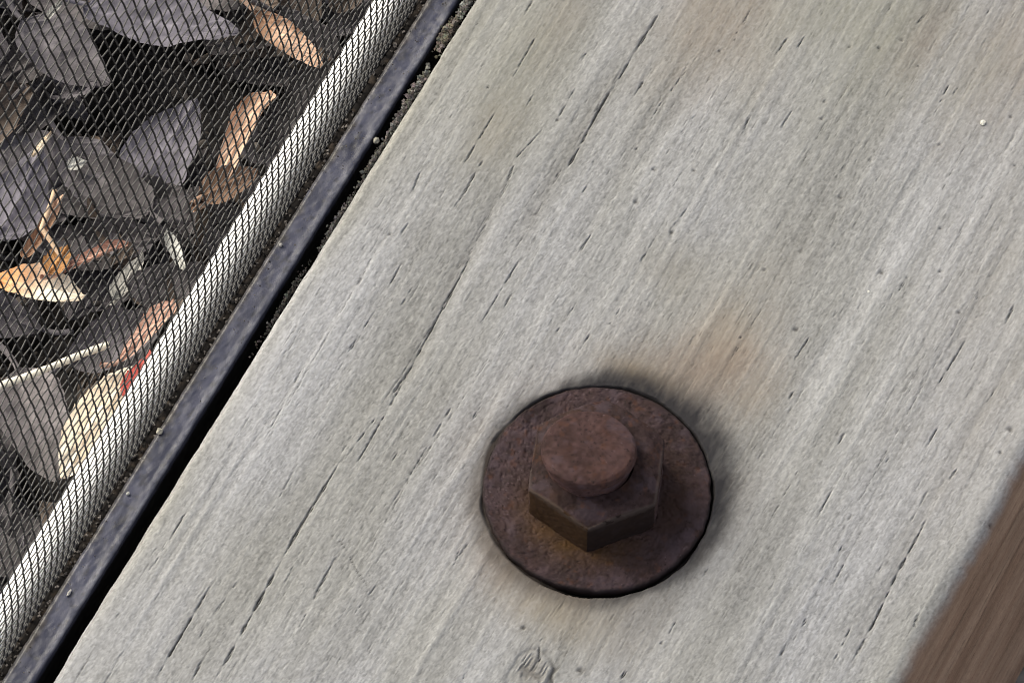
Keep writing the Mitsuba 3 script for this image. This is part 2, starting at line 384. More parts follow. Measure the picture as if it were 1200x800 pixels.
westside = np.clip(np.cos(th - 3.0), 0, 1)
fill = np.clip(0.25 + 0.75 * westside + 0.9 * (fb(np.cos(th) * 5, np.sin(th) * 5, rad / 3, 4, 106) - 0.5), 0, 1)
bed = np.where(rad > RW - 0.3, -1.7 + 1.55 * fill, -2.2)
hgt[w] = hgt[w] * (1 - inside) + bed * inside + (0.10 * near - 0.12) * lip * (1 - inside)
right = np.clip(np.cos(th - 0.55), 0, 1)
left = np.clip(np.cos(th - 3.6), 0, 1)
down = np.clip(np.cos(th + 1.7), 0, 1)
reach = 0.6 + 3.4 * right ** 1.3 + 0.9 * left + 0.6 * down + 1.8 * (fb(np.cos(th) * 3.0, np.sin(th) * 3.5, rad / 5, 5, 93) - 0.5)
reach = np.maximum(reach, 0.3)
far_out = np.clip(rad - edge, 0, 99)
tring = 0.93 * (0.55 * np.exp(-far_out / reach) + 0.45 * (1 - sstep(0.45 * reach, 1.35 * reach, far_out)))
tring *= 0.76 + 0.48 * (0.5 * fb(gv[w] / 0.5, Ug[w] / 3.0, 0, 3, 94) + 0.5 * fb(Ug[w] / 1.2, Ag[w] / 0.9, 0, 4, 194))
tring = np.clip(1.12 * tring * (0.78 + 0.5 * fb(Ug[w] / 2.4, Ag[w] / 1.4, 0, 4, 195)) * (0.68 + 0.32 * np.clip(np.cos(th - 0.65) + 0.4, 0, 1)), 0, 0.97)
hal = np.exp(-np.clip(rad - edge, 0, 99) / 3.5) * 0.45 * (0.5 + fb(Ug[w] / 5, Ag[w] / 2.5, 0, 3, 95))
base[w] = lerp(base[w], (0.17, 0.135, 0.105), np.clip(hal * (1 - inside), 0, 1))
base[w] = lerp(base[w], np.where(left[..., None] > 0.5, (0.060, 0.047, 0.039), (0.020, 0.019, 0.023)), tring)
base[w] = lerp(base[w], lerp((0.006, 0.005, 0.005), (0.040, 0.031, 0.027), fill), inside)
# no checks in the bed
dirt[w] *= (1 - inside)

# the knot
kr = np.hypot(ku / 3.0, kv / 2.2) * (1 + 0.25 * (nz(Ug / 0.8, Ag / 0.8, 0, 96) - 0.5))
kpart = 0.3 + 0.7 * sstep(-0.1, 0.7, np.cos(np.arctan2(kv, ku) - 1.9) + 0.7 * (nz(Ug / 0.9, Ag / 0.9, 0, 90) - 0.4))
hgt += 0.12 * np.exp(-((kr - 0.80) / 0.16) ** 2) * kpart - 0.28 * kpart * np.exp(-((kr - 1.06) / 0.10) ** 2) - 0.12 * np.exp(-(kr / 0.5) ** 2) * nz(Ug / 0.3, Ag / 0.3, 0, 97)
kray = sstep(0.62, 0.85, nz(gv / 0.22, Ug / 0.9, 0, 98)) * np.exp(-(kr / 0.95) ** 6)
dirt = np.maximum(dirt, np.clip(0.8 * kpart * np.exp(-((kr - 1.06) / 0.09) ** 2) + 0.28 * kray, 0, 1))
hgt -= 0.2 * kray
kin = np.exp(-(kr / 0.75) ** 4) * (0.25 + 0.3 * nz(gv / 0.3, Ug / 0.9, 0, 99))
base = lerp(base, (0.16, 0.14, 0.12), kin)

# the shaded side is browner wood: it never bleached
brown = lerp((0.215, 0.138, 0.096), (0.285, 0.196, 0.142), sstep(0.3, 0.7, 0.6 * fb(Ug / 14, Ag / 6, 0, 4, 107) + 0.4 * longs)) * (0.75 + 0.5 * fb(Ug / 7, Ag / 3.5, 0, 4, 108))[..., None] * ((0.88 + 0.24 * fibre) * (0.85 + 0.3 * speck))[..., None]
edge_wob = 1.3 * (fb(Ug / 9, 0, 0, 3, 101) - 0.5) + 0.5 * (nz(Ug / 1.2, 0, 0, 102) - 0.5)
base = lerp(base, brown, sstep(-0.3, 2.2, Ag - WID + RR * 0.55 + edge_wob))
leftdark = sstep(0.3, -1.2, Ag + 0.5 * (nz(Ug / 1.5, 0, 0, 103) - 0.5))
base = lerp(base, (0.07, 0.065, 0.058), leftdark)
base = lerp(base, (0.022, 0.019, 0.017), np.clip(dirt, 0, 1))
hgt += 0.32 * (fb(Ug / 3, Ag / 2, 0, 5, 104) - 0.5) * np.exp(-((Ag - 0.2) / 0.9) ** 2)           # worn left arris
hgt += 0.9 * (fb(Ug / 8, 0, 0, 4, 105) - 0.5) * np.exp(-((Ag - WID + 1) / 1.8) ** 2)
PV = sv[None, :, 0] + hgt * nrm[None, :, 0]
PZ = sv[None, :, 1] + hgt * nrm[None, :, 1]
m, c = sheet(world(Ug, PV, PZ), base)
add('timber', m, 'wood_matte', c, label='long weathered grey timber with open grain cracks, holding the rusty bolt', category='timber')
del base, PV, PZ, fuzz, fuzz2, fibre

# ------------------------------------------------------------------ the bolt: washer, nut, threaded end
bolt = tag('bolt', 'rusty brown bolt end with hex nut on a round washer sunk into the timber', 'bolt')
WCm = WC.copy()


def rust_color(p, seed, dark=(0.022, 0.015, 0.013), light=(0.070, 0.052, 0.048), orange=(0.08, 0.042, 0.018), ok=0.25):
    q = p / MM
    a = meshkit.fbm(q / 3.0, 4, seed)
    b = meshkit.fbm(q / 0.55, 3, seed + 1)
    s = meshkit.noise(q / 0.22, seed + 2)
    c = lerp(dark, light, sstep(0.25, 0.75, 0.5 * a + 0.5 * b))
    c = lerp(c, orange, ok * sstep(0.5, 0.72, meshkit.fbm(q / 2.2, 3, seed + 3)))
    c = lerp(c, (0.15, 0.13, 0.13), 0.6 * sstep(0.80, 0.95, s) * sstep(0.45, 0.6, a))
    c = lerp(c, (0.009, 0.006, 0.006), 0.7 * sstep(0.25, 0.10, s))
    c = c * (0.72 + 0.6 * meshkit.fbm(q / 0.9, 3, seed + 6))[:, None]
    c = lerp(c, (0.080, 0.070, 0.078), 0.38 * sstep(0.55, 0.72, meshkit.fbm(q / 1.7, 4, seed + 8)))
    c = lerp(c, (0.10, 0.045, 0.018), 0.32 * sstep(0.60, 0.78, meshkit.fbm(q / 0.8, 3, seed + 9)))
    return c * np.array([0.92, 0.77, 0.87])


# washer: polar sheet from the hole out over the rim and down
rr = np.concatenate([np.linspace(2.0, RW - 0.35, 110), RW - 0.35 + 0.35 * np.sin(np.linspace(0.2, math.pi / 2, 8)), [RW, RW, RW - 0.4, RW - 0.6]])
zz = np.concatenate([np.zeros(110), -0.35 + 0.35 * np.cos(np.linspace(0.2, math.pi / 2, 8)), [-0.9, -1.6, -1.9, -1.95]])
tt = np.linspace(0, 2 * np.pi, 560, endpoint=False)
R_, T_ = np.meshgrid(rr, tt, indexing='ij')
Z_ = np.repeat(zz[:, None], len(tt), 1)
rim = 1 + (0.020 * (nz(np.cos(T_) * 3, np.sin(T_) * 3, 0, 111) - 0.5) + 0.014 * (nz(np.cos(T_) * 12, np.sin(T_) * 12, 0, 112) - 0.5)) * (R_ / RW) ** 4
X, Y = R_ * rim * np.cos(T_), R_ * rim * np.sin(T_)
topm = (np.arange(len(rr)) < 118)[:, None]
Z_ = Z_ + topm * (0.30 * (fb(X / 3.2, Y / 3.2, 0, 3, 113) - 0.5) + 0.10 * (fb(X / 0.7, Y / 0.7, 0, 3, 114) - 0.5) - 0.08 * sstep(0.66, 0.82, fb(X / 0.5, Y / 0.5, 0, 2, 116)) + 0.05 * sstep(0.47, 0.55, fb(X / 1.9, Y / 1.9, 0, 4, 117)) + 0.10 * (nz(X / 0.25, Y / 0.25, 0, 115) - 0.5))
Z_ = Z_ - 0.022 * Y - 0.004 * X + 0.08                      # proud on the camera's side, sunk on the far side
P = np.stack([X + WCm[0], Y + WCm[1], Z_ + 0.0], -1) * MM
f = grid_faces(len(rr), len(tt), True)
c = rust_color(P.reshape(-1, 3), 121, dark=(0.022, 0.0155, 0.0145), light=(0.062, 0.048, 0.048), ok=0.10).reshape(P.shape)
ang = np.arctan2(Y, X)
orr = np.exp(-((R_ - 8.0) / 2.2) ** 2) * np.clip(np.cos(ang + 2.05), 0, 1) ** 1.5 * (0.5 + 0.9 * fb(X / 1.2, Y / 1.2, 0, 3, 122))
c = lerp(c, (0.085, 0.044, 0.015), np.clip(orr * 0.7, 0, 0.9))
c = lerp(c, (0.032, 0.016, 0.011), np.clip(np.exp(-((R_ - 9) / 2.2) ** 2) * np.clip(np.cos(ang + 0.1), 0, 1) ** 2 * 0.8, 0, 0.8))  # shadow of the nut painted into the washer colour, on its right
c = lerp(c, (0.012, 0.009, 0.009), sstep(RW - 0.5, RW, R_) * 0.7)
add('washer', (P.reshape(-1, 3), f[:, ::-1]), 'rust_matte', c.reshape(-1, 3), parent=bolt)

# hex nut: prism cut by a cone, with worn corners, remeshed fine
NC = at(699.5, 540, 7.0)
AP, NH, NT = 7.38, 7.1, 720                                  # half width across flats, height
tt = np.linspace(0, 2 * np.pi, NT, endpoint=False)
loc = np.radians((np.degrees(tt) + 97.5) % 60 - 30)          # angle from the nearest flat's middle
hexr = AP / np.cos(loc)
hexr = -np.log(np.exp(-hexr * 5) + np.exp(-8.5 * 5)) / 5 + 0.02   # worn corners
k = np.linspace(0, 1, 60)
rows_r = [4.3 + (hexr - 0.30 - 4.3) * x for x in k]
rows_z = [NH - 0.62 * np.log1p(np.exp((r - 6.5) * 3)) / 3 for r in rows_r]
rim_z = rows_z[-1]
for a in np.linspace(0, math.pi / 2, 7)[1:]:
    rows_r.append(hexr - 0.30 + 0.30 * math.sin(a))
    rows_z.append(rim_z - 0.34 + 0.34 * math.cos(a))
for x in np.linspace(0, 1, 34)[1:]:
    rows_r.append(hexr)
    rows_z.append((rim_z - 0.34) * (1 - x) - 0.3 * x)
rows_r = [np.full(NT, 4.3)] * 8 + rows_r
rows_z = [np.full(NT, z) for z in np.linspace(4.0, NH - 0.2, 8)] + rows_z
R_, Z_ = np.array(rows_r), np.array(rows_z)
T_ = np.repeat(tt[None], len(R_), 0)
q = np.stack([R_ * np.cos(T_), R_ * np.sin(T_), Z_], -1)
n0 = np.stack([np.cos(T_), np.sin(T_), 0 * T_], -1)
topn = (np.arange(len(R_)) < 68)[:, None, None] * 1.0
n0 = n0 * (1 - topn) + np.array([0, 0, 1.0]) * topn
q = q + n0 * (0.26 * (meshkit.fbm(q / 1.6, 4, 131) - 0.5) + 0.16 * (meshkit.fbm(q / 0.5, 2, 132) - 0.5))[..., None]
wpos = (q + [NC[0], NC[1], 0.05]) * MM
c = rust_color(wpos.reshape(-1, 3), 133, dark=(0.020, 0.012, 0.010), light=(0.048, 0.035, 0.032), orange=(0.06, 0.032, 0.014), ok=0.3).reshape(q.shape)
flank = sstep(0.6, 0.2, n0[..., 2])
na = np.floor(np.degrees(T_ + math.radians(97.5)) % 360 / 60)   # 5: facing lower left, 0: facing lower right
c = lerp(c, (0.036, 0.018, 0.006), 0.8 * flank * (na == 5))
c = lerp(c, (0.009, 0.005, 0.004), 0.8 * flank * (na == 0))  # shade of the lower right flank painted into its rust colour
worn = np.exp(-((R_ - hexr + 0.1) / 0.22) ** 2) * (fb(q[..., 0] / 1.2, q[..., 1] / 1.2, q[..., 2], 3, 134) > 0.42) * sstep(5.2, 6.2, Z_)
c = lerp(c, (0.085, 0.066, 0.060), 0.45 * worn * sstep(4.0, -1.0, q[..., 1]))
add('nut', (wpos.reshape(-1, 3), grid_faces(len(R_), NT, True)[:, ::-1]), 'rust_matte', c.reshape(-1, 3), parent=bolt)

# threaded end: cylinder with a domed, slanting, slightly mushroomed top
BC = at(690.0, 523, 10.0)
prof = [(0.05, 0.30), (1.2, 0.29), (2.4, 0.26), (3.5, 0.20), (4.3, 0.12), (4.9, 0.0), (5.25, -0.16), (5.45, -0.42), (5.48, -0.75), (5.3, -1.05), (5.0, -1.3), (4.9, -1.6), (5.1, -1.95), (4.85, -2.3), (5.1, -2.7), (4.9, -3.1), (5.2, -3.5), (5.3, -6.5)]
prof = np.array(prof)
tck = np.interp(np.linspace(0, 1, 90), np.linspace(0, 1, len(prof)), prof[:, 0]), np.interp(np.linspace(0, 1, 90), np.linspace(0, 1, len(prof)), prof[:, 1])
R_, T_ = np.meshgrid(tck[0], np.linspace(0, 2 * np.pi, 200, endpoint=False), indexing='ij')
Z_ = np.repeat(tck[1][:, None], 200, 1)
X, Y = R_ * np.cos(T_), R_ * np.sin(T_)
k_ = 1 + 0.07 * (fb(np.cos(T_) * 1.5, np.sin(T_) * 1.5, Z_ / 2, 4, 141) - 0.5) + 0.014 * np.sin(2 * np.pi * (Z_ / 1.1 + T_ / (2 * np.pi))) * (Z_ < -0.7)
X, Y = X * k_, Y * k_
sl = np.clip((Z_ + 2.2) / 2.2, 0, 1)
Z_ = Z_ - 0.27 * Y * sl - 0.04 * X * sl + 0.26 * (fb(X / 1.5, Y / 1.5, Z_ / 1.5, 4, 142) - 0.5) + 0.12 * (nz(X / 0.4, Y / 0.4, Z_ / 0.4, 143) - 0.5)
P = np.stack([X + BC[0], Y + BC[1], Z_ + 9.6], -1) * MM
c = rust_color(P.reshape(-1, 3), 144, dark=(0.034, 0.020, 0.016), light=(0.080, 0.053, 0.047), orange=(0.07, 0.036, 0.020), ok=0.25)
add('threaded_end', (P.reshape(-1, 3), grid_faces(90, 200, True)[:, ::-1]), 'rust_matte', c, parent=bolt)

# ------------------------------------------------------------------ the screen panel: frame rail, spline, wires
panel = tag('screen_panel', 'dark insect screen in a black metal frame standing along the left edge of the timber', 'screen')
zr = -0.9
v0, v1, v2 = uv_of(231, 400, zr)[1], uv_of(253, 400, zr)[1], uv_of(288, 400, zr)[1]     # mesh foot, groove edge, rail edge


def extrude(profile, n_u, u0, u1, colfun, amp, seed):
    pr = np.array(profile, float)
    l = np.concatenate([[0], np.cumsum(np.linalg.norm(np.diff(pr, axis=0), axis=1))])
    s = np.arange(0, l[-1], 0.15)
    pv, pz = np.interp(s, l, pr[:, 0]), np.interp(s, l, pr[:, 1])
    tg = np.gradient(np.stack([pv, pz], 1), axis=0)
    tg /= np.linalg.norm(tg, axis=1, keepdims=True) + 1e-12
    uu = np.linspace(u0, u1, n_u)
    U, V = np.meshgrid(uu, pv, indexing='ij')
    Z = np.repeat(pz[None], n_u, 0)
    d = amp * (fb(U / 0.7, np.repeat(s[None], n_u, 0) / 0.7, 0, 3, seed) - 0.5)
    V2, Z2 = V - d * tg[None, :, 1], Z + d * tg[None, :, 0]
    return sheet(world(U, V2, Z2), colfun(U, V, Z))


rp = [(v0 - 2.2, -14), (v0 - 2.2, -3.2), (v0 - 1.9, -2.9), (v0 - 0.9, -2.9), (v0 - 0.8, -4.4), (v1 - 0.55, -4.4), (v1 - 0.45, -2.4), (v1 - 0.3, zr - 0.4)]
rp += [(v1 + 0.1, zr - 0.08), (v2 - 0.9, zr), (v2 - 0.55, zr + 0.07), (v2 - 0.30, zr + 0.10)]
rp += [(v2 - 0.30 + 0.30 * math.sin(a), zr - 0.20 + 0.30 * math.cos(a)) for a in np.linspace(0.2, math.pi / 2, 6)] + [(v2, -14)]


def rail_col(U, V, Z):
    n1, n2 = fb(U / 4, V / 1.5, 0, 4, 151), nz(U / 0.3, V / 0.3, 0, 152)
    c = lerp((0.030, 0.033, 0.060), (0.050, 0.054, 0.092), sstep(0.3, 0.7, n1))
    far = sstep(0, 75, U)                                   # dustier towards the far end
    c = lerp(c, (0.19, 0.185, 0.185), np.clip((0.06 + 0.40 * far) * sstep(0.45, 0.8, 0.5 * n1 + 0.5 * n2), 0, 1))
    c = lerp(c, (0.02, 0.02, 0.024), 0.55 * sstep(0.84, 0.95, fb(U / 0.8, V / 0.6, 0, 2, 153) * 1.25))
    brown = 0.9 * sstep(v1 + 0.75, v1 - 0.35, V + 1.5 * (fb(U / 2.2, V / 1.5, 0, 4, 154) - 0.5))
    c = lerp(c, lerp((0.010, 0.008, 0.007), (0.050, 0.041, 0.036), sstep(0.4, 0.8, fb(U / 0.6, V / 0.5, 0, 3, 155))), brown)
    c = lerp(c, (0.30, 0.30, 0.33), 0.6 * np.exp(-((V - v2 + 0.2) / 0.2) ** 2) * (Z > zr - 0.2) * sstep(0.25, 0.7, n1) * (0.5 + n2))  # bevel highlight along the right edge, painted into the colour
    c = lerp(c, (0.006, 0.006, 0.007), sstep(-1.5, -2.5, Z) * (V > v2 - 0.1))  # shadow of the narrow slot painted in, blackening the side downwards
    return c


m, c = extrude(rp, 900, -150, 190, rail_col, 0.14, 156)
add('frame_rail', m, 'rail_paint', c, parent=panel)
uu = np.arange(-150, 190, 0.3)
pts = world(uu, (v0 + v1) / 2 + 0.12 * (nz(uu / 5, 1, 0, 157) - 0.5), -3.25 + 0.2 * (nz(uu / 3, 2, 0, 158) - 0.5))
tv, tf = tube(pts, 0.95 * MM * (1 + 0.25 * (nz(uu / 0.8, 3, 0, 159) - 0.5)), 14)
tc = lerp((0.008, 0.007, 0.007), (0.055, 0.043, 0.034), sstep(0.5, 0.85, meshkit.fbm(tv / MM / 0.7, 3, 160)))
add('spline_cord', (tv, tf), 'earth_matte', tc, parent=panel)

# screen cloth: the foot bellies towards the camera, then leans outwards
PITCH, TOPS = 1.46, 168.0
ss = np.arange(0, TOPS, 0.12)
phi = np.radians(np.interp(ss, [0, 6, 14, 28, 50, 90, 170], [103, 100, 95.5, 88, 80, 76, 74]))
cv = v0 + 0.25 + np.concatenate([[0], np.cumsum(-np.cos(phi[:-1]) * 0.12)])
cz = -2.9 + np.concatenate([[0], np.cumsum(np.sin(phi[:-1]) * 0.12)])


def cloth(u, s):
    """Point on the cloth, with a slow sag, and its normal in (v, z)."""
    a = np.interp(s, ss, phi)
    return u, np.interp(s, ss, cv), np.interp(s, ss, cz), np.sin(a), np.cos(a)


def wire(u, s, off, r, sides=5):
    u, v, z, nv_, nz_ = cloth(u, s)
    return tube(world(u, v + off * nv_, z + off * nz_), r * MM, sides)


UA, UB = -75.0, 150.0
wires_a, wires_b = [], []
na_, nb_ = int((UB - UA) / PITCH), int(TOPS / PITCH)
for i in range(na_):
    s = np.arange(0, TOPS, PITCH / 4)
    u = UA + i * PITCH + 0.35 * (nz(s / 20, i * 0.37, 0, 161) - 0.5) + 0.14 * (nz(s / 5, i, 0, 162) - 0.5)
    off = 0.06 * np.cos(np.pi * (s / PITCH + i))
    wires_a.append(wire(u, s, off, 0.116))
for j in range(nb_):
    u = np.arange(UA, UB, PITCH / 4)
    s = (j + 0.5) * PITCH + 0.35 * (nz(u / 22, j * 0.41, 0, 163) - 0.5) + 0.14 * (nz(u / 5, j, 0, 164) - 0.5)
    off = -0.07 * np.cos(np.pi * ((u - UA) / PITCH + j))
    wires_b.append(wire(u, s, off, 0.084))
add('upright_wires', join(wires_a), 'wire_dark', parent=panel, kind='stuff')
add('level_wires', join(wires_b), 'wire_grey', parent=panel, kind='stuff')

# ------------------------------------------------------------------ the white strip outside the foot of the screen
uu = np.arange(-160, 200, 0.6)
tz = -4.3
tvv = uv_of(206, 400, -2.3)[1]
pts = world(uu, tvv + 0.15 * (nz(uu / 40, 5, 0, 171) - 0.5), tz)
tv, tf = tube(pts, 2.2 * MM, 32)
tc = lerp((0.93, 0.94, 0.95), (0.82, 0.82, 0.82), sstep(0.55, 0.8, meshkit.fbm(tv / MM / 3, 4, 172)))
add('edging_strip', (tv, tf), 'trim_paint', tc, label='glossy white round edging strip running behind the foot of the screen', category='edging strip')


# ------------------------------------------------------------------ leaf litter
def leaf_mesh(L, Wd, curl, bend, twist, seed, shape=1.0, lobes=0.0, n=44, m=22):
    """A leaf along +x, L x Wd mm, curled across, bent along; returns grid of points and (s, t)."""
    s, t = np.meshgrid(np.linspace(0, 1, n), np.linspace(-1, 1, m), indexing='ij')
    wdt = np.sin(np.pi * np.clip(s, 0.0, 1) ** (0.75 * shape)) ** 0.8
    wdt = wdt * (1 + lobes * np.sin(s * 26 + seed) * (s > 0.1)) + 0.03
    wdt = wdt * (1 + 0.40 * (fb(s * 5, np.sign(t), seed, 4, seed) - 0.5))
    y = t * wdt * Wd / 2
    ca = curl * t * wdt
    rad_ = Wd / 2 / max(abs(curl), 1e-3)
    yy, zc = rad_ * np.sin(ca) if abs(curl) > 1e-3 else y, rad_ * (1 - np.cos(ca)) * np.sign(curl) if abs(curl) > 1e-3 else 0 * y
    ba = bend * (s - 0.5)
    rb = L / max(abs(bend), 1e-3)
    xx, zb = (rb * np.sin(ba), rb * (1 - np.cos(ba)) * np.sign(bend)) if abs(bend) > 1e-3 else (L * (s - 0.5), 0 * s)
    vein = np.abs(((s * 7 - np.abs(t) * 1.6) % 1) - 0.5)
    z = zc + zb + 0.45 * np.exp(-(t * wdt / 0.06) ** 2) + 0.22 * np.exp(-((vein - 0.5) / 0.08) ** 2) + 1.7 * (fb(xx / 4, yy / 3, seed, 3, seed + 5) - 0.5) + 2.2 * (nz(xx / 7, yy / 5, seed, seed + 6) - 0.5)
    tw = twist * (s - 0.5)
    yy, z = yy * np.cos(tw) - z * np.sin(tw), yy * np.sin(tw) + z * np.cos(tw)
    return np.stack([xx, yy, z], -1), s, t, vein


def leaf(name, px, py, z, L, Wd, az, pitch=0, roll=0, curl=0.5, bend=0.4, twist=0.2, seed=1, cols=((0.1, 0.1, 0.1), (0.2, 0.2, 0.2)), tip=None, shape=1.0, lobes=0.0, stalk=True, pos=None, **lab):
    p, s, t, vein = leaf_mesh(L, Wd, curl, bend, twist, seed, shape, lobes)
    n1 = fb(p[..., 0] / 3.5, p[..., 1] / 3, seed, 4, seed + 11)
    c = lerp(cols[0], cols[1], sstep(0.3, 0.7, n1))
    c = c * (0.9 + 0.25 * np.exp(-((vein - 0.5) / 0.1) ** 2) + 0.3 * np.exp(-(t / 0.1) ** 2) - 0.25 * sstep(0.62, 0.75, fb(p[..., 0], p[..., 1], seed, 3, seed + 13)))[..., None]
    if tip is not None:
        c = lerp(c, tip, sstep(0.45, 0.9, s + 0.4 * (n1 - 0.5)))
    R = trimesh.transformations.euler_matrix(math.radians(roll), math.radians(-pitch), math.radians(az), 'sxyz')[:3, :3]
    o = (at(px, py, z) if pos is None else np.asarray(pos))
    P = (p @ R.T + o) * MM
    (v, f), c = sheet(P, c)
    if stalk:
        k = np.linspace(0, 1, 10)[:, None]
        st = np.concatenate([-L / 2 - k * L * 0.22 + 0.3, (k ** 2) * L * 0.08 * np.sin(seed), 0.2 + zoff(bend, L) + k ** 2 * 1.0], 1)
        sv2, sf2 = tube((st @ R.T + o) * MM, np.linspace(0.32, 0.42, 10) * MM, 6)
        f = np.vstack([f, sf2 + len(v)])
        v = np.vstack([v, sv2])
        c = np.vstack([c, np.repeat([np.asarray(cols[1]) * 0.9], len(sv2), 0)])
    return add(name, (v, f), 'leaf_matte', c, category='leaf', **lab)


def zoff(bend, L):
    return (L / abs(bend)) * (1 - math.cos(bend / 2)) * (1 if bend > 0 else -1) if abs(bend) > 1e-3 else 0.0


GREY = ((0.066, 0.061, 0.070), (0.125, 0.116, 0.131))
DGREY = ((0.046, 0.042, 0.046), (0.098, 0.090, 0.098))
LAV = ((0.096, 0.091, 0.114), (0.165, 0.156, 0.190))
TAN = ((0.32, 0.195, 0.13), (0.58, 0.40, 0.30))
CREAM = ((0.56, 0.47, 0.37), (0.80, 0.73, 0.62))
PINK = ((0.34, 0.20, 0.16), (0.55, 0.36, 0.29))
WHITE = ((0.36, 0.36, 0.34), (0.55, 0.55, 0.53))
Z0 = -13.0
leaf('leaf', 190, 28, -9, 20, 9.5, -12, 0, -14, 0.5, 0.3, 0.2, 201, LAV, label='broad lavender grey leaf along the top edge, above the black hollow', shape=0.9)
leaf('leaf', 196, 172, Z0, 14, 8.5, 60, 6, 5, 0.4, 0.5, 0.2, 202, LAV, label='lavender grey leaf just below the black hollow in the litter', shape=0.9)
leaf('leaf', 284, 165, -8, 15, 5.2, 62, 5, -12, 1.5, -0.7, 0.5, 203, TAN, label='narrow curled tan leaf right of the lavender grey leaf', shape=0.8)
leaf('leaf', 338, 48, -8, 11.5, 4.6, -42, -4, 12, 1.2, 0.6, -0.5, 204, TAN, label='small curled tan leaf near the top of the white strip', shape=1.1)
leaf('leaf', 42, 334, -9, 12.5, 5.0, -14, 0, -14, 0.9, -0.5, 0.3, 205, CREAM, tip=(0.74, 0.38, 0.17), label='bright orange leaf with its pointed tip to the right', shape=1.15)
leaf('leaf', 50, 268, -8, 9.5, 2.6, 62, 8, 10, 1.7, 0.6, 0.4, 206, TAN, label='thin tan curl of leaf standing above the bright orange leaf', stalk=False)
leaf('leaf', 108, 300, -8, 9.5, 2.5, 24, 4, -10, 1.7, -0.7, 0.2, 207, PINK, label='narrow pinkish brown curl of leaf right of the bright orange tip')
leaf('leaf', 68, 304, -8, 4.5, 3.6, 60, 0, 0, 0.8, 0.3, 0.2, 208, ((0.25, 0.12, 0.05), (0.45, 0.24, 0.10)), label='small rust brown leaf scrap touching the top of the bright orange leaf', stalk=False)
leaf('leaf', 172, 388, -7.5, 10, 3.6, 48, 4, -14, 1.1, -0.4, 0.2, 209, PINK, label='pinkish tan leaf lying just above the red leaf scrap', shape=0.9)
leaf('leaf', 161, 438, -4.5, 6.5, 3.4, 62, 2, -18, 0.5, 0.2, 0.0, 210, ((0.30, 0.05, 0.045), (0.48, 0.12, 0.10)), label='red leaf scrap beside the white strip', stalk=False)
leaf('leaf', 120, 492, -8.0, 17, 7.4, 55, 0, -16, 0.5, -0.3, 0.2, 211, CREAM, label='large cream leaf with its rounded end beside the white strip', shape=1.25, stalk=False)
leaf('leaf', 268, 216, -9, 8, 4.5, 30, 0, 12, 0.8, 0.3, 0.2, 212, ((0.16, 0.10, 0.07), (0.34, 0.22, 0.16)), label='brown leaf just below the narrow curled tan leaf')
leaf('leaf', 206, 296, -9, 6.0, 2.0, -66, 2, 0, 1.2, 0.3, 0.3, 213, WHITE, label='small whitish sliver of leaf left of the middle of the white strip', stalk=False)
leaf('leaf', 64, 18, -9, 3.6, 1.3, 60, 2, 0, 1.2, 0.3, 0.3, 214, WHITE, label='tiny pale sliver of leaf in the top left corner', stalk=False)
leaf('leaf', 50, 170, -9, 4.6, 0.9, 60, 2, 0, 1.2, 0.3, 0.1, 215, CREAM, label='thin cream splinter of leaf near the left border', stalk=False)
leaf('leaf', 90, 192, -10, 2.6, 1.8, 20, 0, 0, 0.8, 0.3, 0.2, 216, WHITE, label='small pale scrap of leaf below the thin cream splinter', stalk=False)
leaf('leaf', 152, 330, -10, 7, 3.0, 62, 3, -5, 0.9, 0.4, 0.2, 217, ((0.2, 0.2, 0.19), (0.36, 0.35, 0.33)), label='grey brown leaf between the bright orange leaf and the whitish sliver')
leaf('leaf', 45, 500, -11, 16, 8.5, -70, 0, 4, 0.5, 0.4, 0.2, 218, ((0.12, 0.11, 0.115), (0.22, 0.20, 0.21)), label='mid grey leaf just under the pale twig at the left border')
leaf('leaf', 22, 235, -11, 14, 7.5, 70, 0, 4, 0.5, 0.4, 0.2, 219, LAV, label='bluish grey leaf at the left border above the bright orange leaf')
leaf('leaf', 118, 215, -12, 14, 8, -50, 0, 4, 0.5, 0.4, 0.2, 220, GREY, label='mid grey leaf left of the lavender grey leaf below the hollow')
leaf('leaf', 78, 65, -11, 15, 8, -40, 0, 4, 0.6, 0.4, 0.2, 221, GREY, label='mid grey leaf left of the black hollow near the top left corner')

